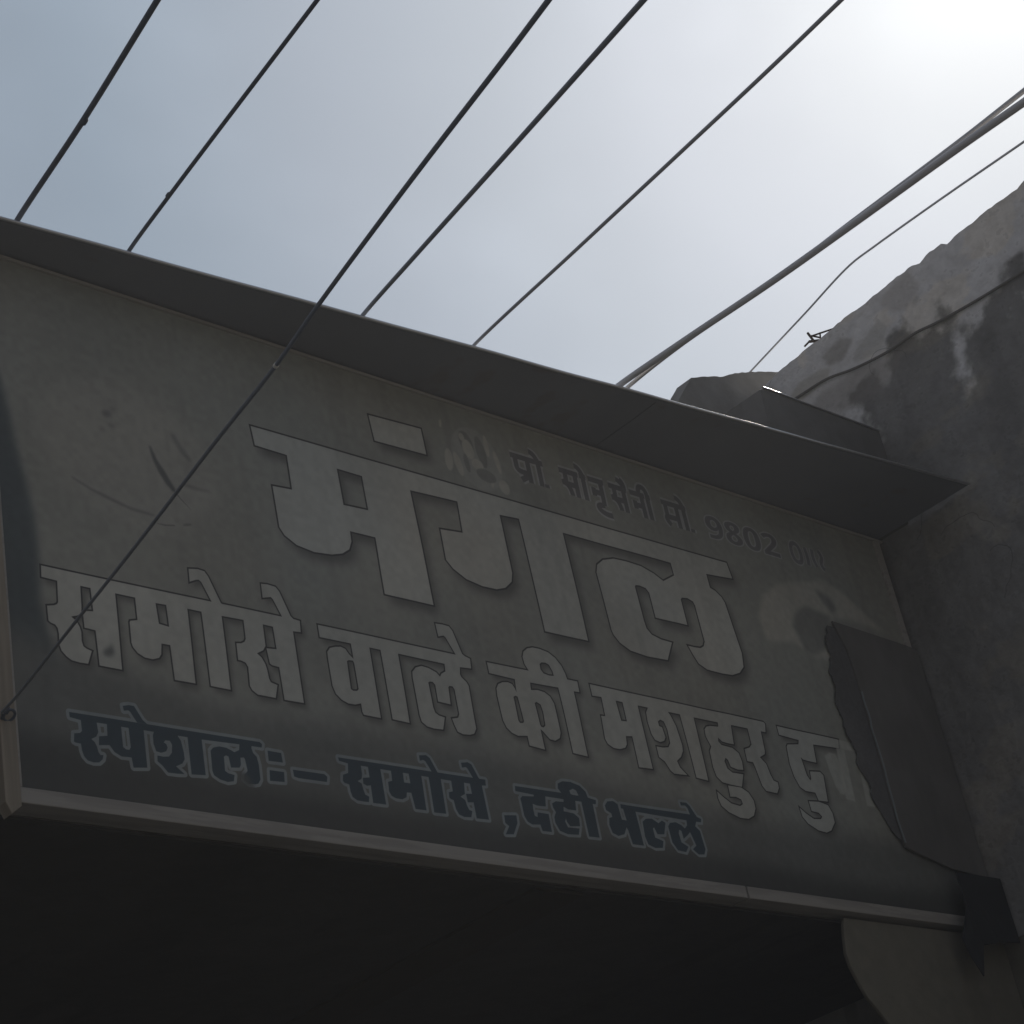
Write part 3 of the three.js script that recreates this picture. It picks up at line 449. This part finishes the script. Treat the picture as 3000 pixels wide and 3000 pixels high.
{ // bent wire scrap on top of the wall
  const t = thing('wire_scrap', [9, 7.99, 0], 'twisted scrap of wire sticking out of the wall top', 'wire');
  const rod = (a, b, r) => new THREE.TubeGeometry(new THREE.LineCurve3(V3(0.02, a[1] - 7.99, a[0]), V3(0.02, b[1] - 7.99, b[0])), 2, r, 6);
  mesh('rod', rod([0.12, 7.992], [-0.06, 8.046], 0.0055), M.rust, t); mesh('rod', rod([-0.07, 8.078], [-0.04, 7.985], 0.008), M.rust, t); mesh('rod', rod([-0.078, 8.02], [-0.119, 8.010], 0.006), M.rust, t);
  mesh('rod', rod([-0.05, 8.045], [0.0, 8.0], 0.006), M.rust, t); mesh('rod', rod([0.012, 8.03], [0.0, 7.985], 0.005), M.rust, t); mesh('rod', rod([-0.078, 8.02], [-0.01, 7.985], 0.009), M.rust, t);
}
{ // dark board that stands in front of the sign's right end, a strip of torn netting along it
  const t = thing('dark_board', [8.327, 4.64, 0.010], 'dark board covering the right end of the signboard, torn cloth along its left edge', 'board');
  const dm = std({ map: colourMap(2, 512, (u, v) => grey(0.13 + 0.08 * (fbm(u * 3, v * 3, 5) - 0.5) + 0.03 * (fbm(u * 18, v * 5, 4) - 0.5), [1.02, 1, 0.96])), roughness: 0.85 });
  const s = new THREE.Shape(); [[0.005, 0.05], [0.12, 0.022], [0.36, -0.03], [0.65, -0.05], [0.65, 1.262], [0.5, 1.272], [0.2, 1.285], [-0.06, 1.296], [0.0, 1.14], [0.012, 0.9], [0.006, 0.7], [0.008, 0.5], [-0.004, 0.3]].forEach(([x, y], i) => (i ? s.lineTo(x, y) : s.moveTo(x, y))); s.closePath();
  mesh('panel', metricUV(new THREE.ExtrudeGeometry(s, { depth: 0.009, bevelEnabled: true, bevelSize: 0.002, bevelThickness: 0.002, bevelSegments: 1 }).translate(0, 0, 0.002)), dm, t);
  const ep = [[0.012, 0.90], [0.008, 0.84], [0.016, 0.76], [0.006, 0.70], [0.010, 0.60], [0.013, 0.50], [0.004, 0.38], [0.002, 0.28], [-0.004, 0.20], [0.006, 0.07]].map(([x, y]) => V3(x, y, 0.014));
  const ed = mesh('frayed_edge', new THREE.TubeGeometry(new THREE.CatmullRomCurve3(ep), 60, 0.0055, 6), std({ color: 0x7c8486, roughness: 0.9 }), t); ed.userData.label = 'pale frayed strip along its left edge';
  // torn dark cloth that hangs out from behind the board, over the end of the second line
  const edge = [[-0.10, 1.27], [-0.17, 1.15], [-0.15, 1.08], [-0.20, 0.99], [-0.19, 0.90], [-0.23, 0.80], [-0.20, 0.73], [-0.215, 0.64], [-0.17, 0.55], [-0.185, 0.46], [-0.14, 0.38], [-0.15, 0.30], [-0.10, 0.21], [-0.06, 0.13], [0.02, 0.06]], f = new THREE.Shape(), r = rng(9);
  f.moveTo(0.03, 0.06); f.lineTo(0.03, 1.27); edge.forEach(([x, y], i) => { if (i) { const [a, b] = edge[i - 1]; for (let k = 1; k < 5; k++) f.lineTo(a + (x - a) * k / 5 + (r() - 0.5) * 0.02, b + (y - b) * k / 5); } f.lineTo(x, y); }); f.closePath();
  const cg = new THREE.ExtrudeGeometry(f, { depth: 0.003, bevelEnabled: false }).translate(0, 0, -0.003), cp = cg.attributes.position;
  for (let i = 0; i < cp.count; i++) cp.setZ(i, cp.getZ(i) + 0.004 * Math.sin(cp.getY(i) * 23) * Math.min(1, Math.max(0, -cp.getX(i) * 9)) + 0.0025);
  cg.computeVertexNormals(); const tf = mesh('torn_cloth', metricUV(cg), std({ map: colourMap(1, 512, (u, v) => grey(0.115 + 0.07 * (fbm(u * 5, v * 5, 5) - 0.5) + 0.03 * (fbm(u * 60, v * 60, 2) - 0.5), [0.98, 1, 1.02])), roughness: 1 }), t); tf.userData.label = 'torn dark cloth sticking out along its left side';
}
{ // dark rag hanging from the foot of the board over the bottom rail
  const t = thing('hanging_rag', [8.7, 4.5, 0.08], 'dark rag hanging below the dark board, its torn tip lowest', 'cloth');
  const low = [[-0.10, 4.38], [-0.16, 4.30], [-0.20, 4.215], [-0.185, 4.12], [-0.155, 4.02], [-0.10, 4.11], [-0.03, 4.194], [0.08, 4.21], [0.18, 4.219], [0.275, 4.224]];
  const s = new THREE.Shape(); s.moveTo(-0.10, 0.06); low.forEach(([x, y]) => s.lineTo(x, y - 4.5)); s.lineTo(0.275, 0.06); s.closePath();
  const g = new THREE.ExtrudeGeometry(s, { depth: 0.006, bevelEnabled: true, bevelSize: 0.002, bevelThickness: 0.002, bevelSegments: 1 }), p = g.attributes.position;
  for (let i = 0; i < p.count; i++) p.setZ(i, p.getZ(i) + 0.018 * Math.sin(p.getX(i) * 34) * Math.min(1, (0.06 - p.getY(i)) * 4));
  g.computeVertexNormals(); mesh('cloth', g, M.cloth, t);
}

// ------------------------------------------------------------------ the other side of the lane, behind the camera: it shades and lights the sign
{
  const t = thing('opposite_house', [4, 0, 12], 'plain plastered house across the lane, outside the picture', 'house');
  mesh('wall', metricUV(box(-16, 20, 0, 7.5, 0, 8)), M.cement, t);
  const dark = std({ color: 0x15181a, roughness: 0.3 });
  for (let k = 0; k < 7; k++) { const w = mesh('window', box(-13 + k * 4.6, -11.6 + k * 4.6, 4.4, 5.9, -0.03, 0.02), dark, t); mesh('sill', box(-13.1 + k * 4.6, -11.5 + k * 4.6, 4.28, 4.38, -0.12, -0.002), M.cement, w); }
}

// thin added haze that stands in for lens glare and lifts the darks
scene.fog = new THREE.FogExp2(0xf4f8ff, 0.0068);

renderer.render(scene, camera);
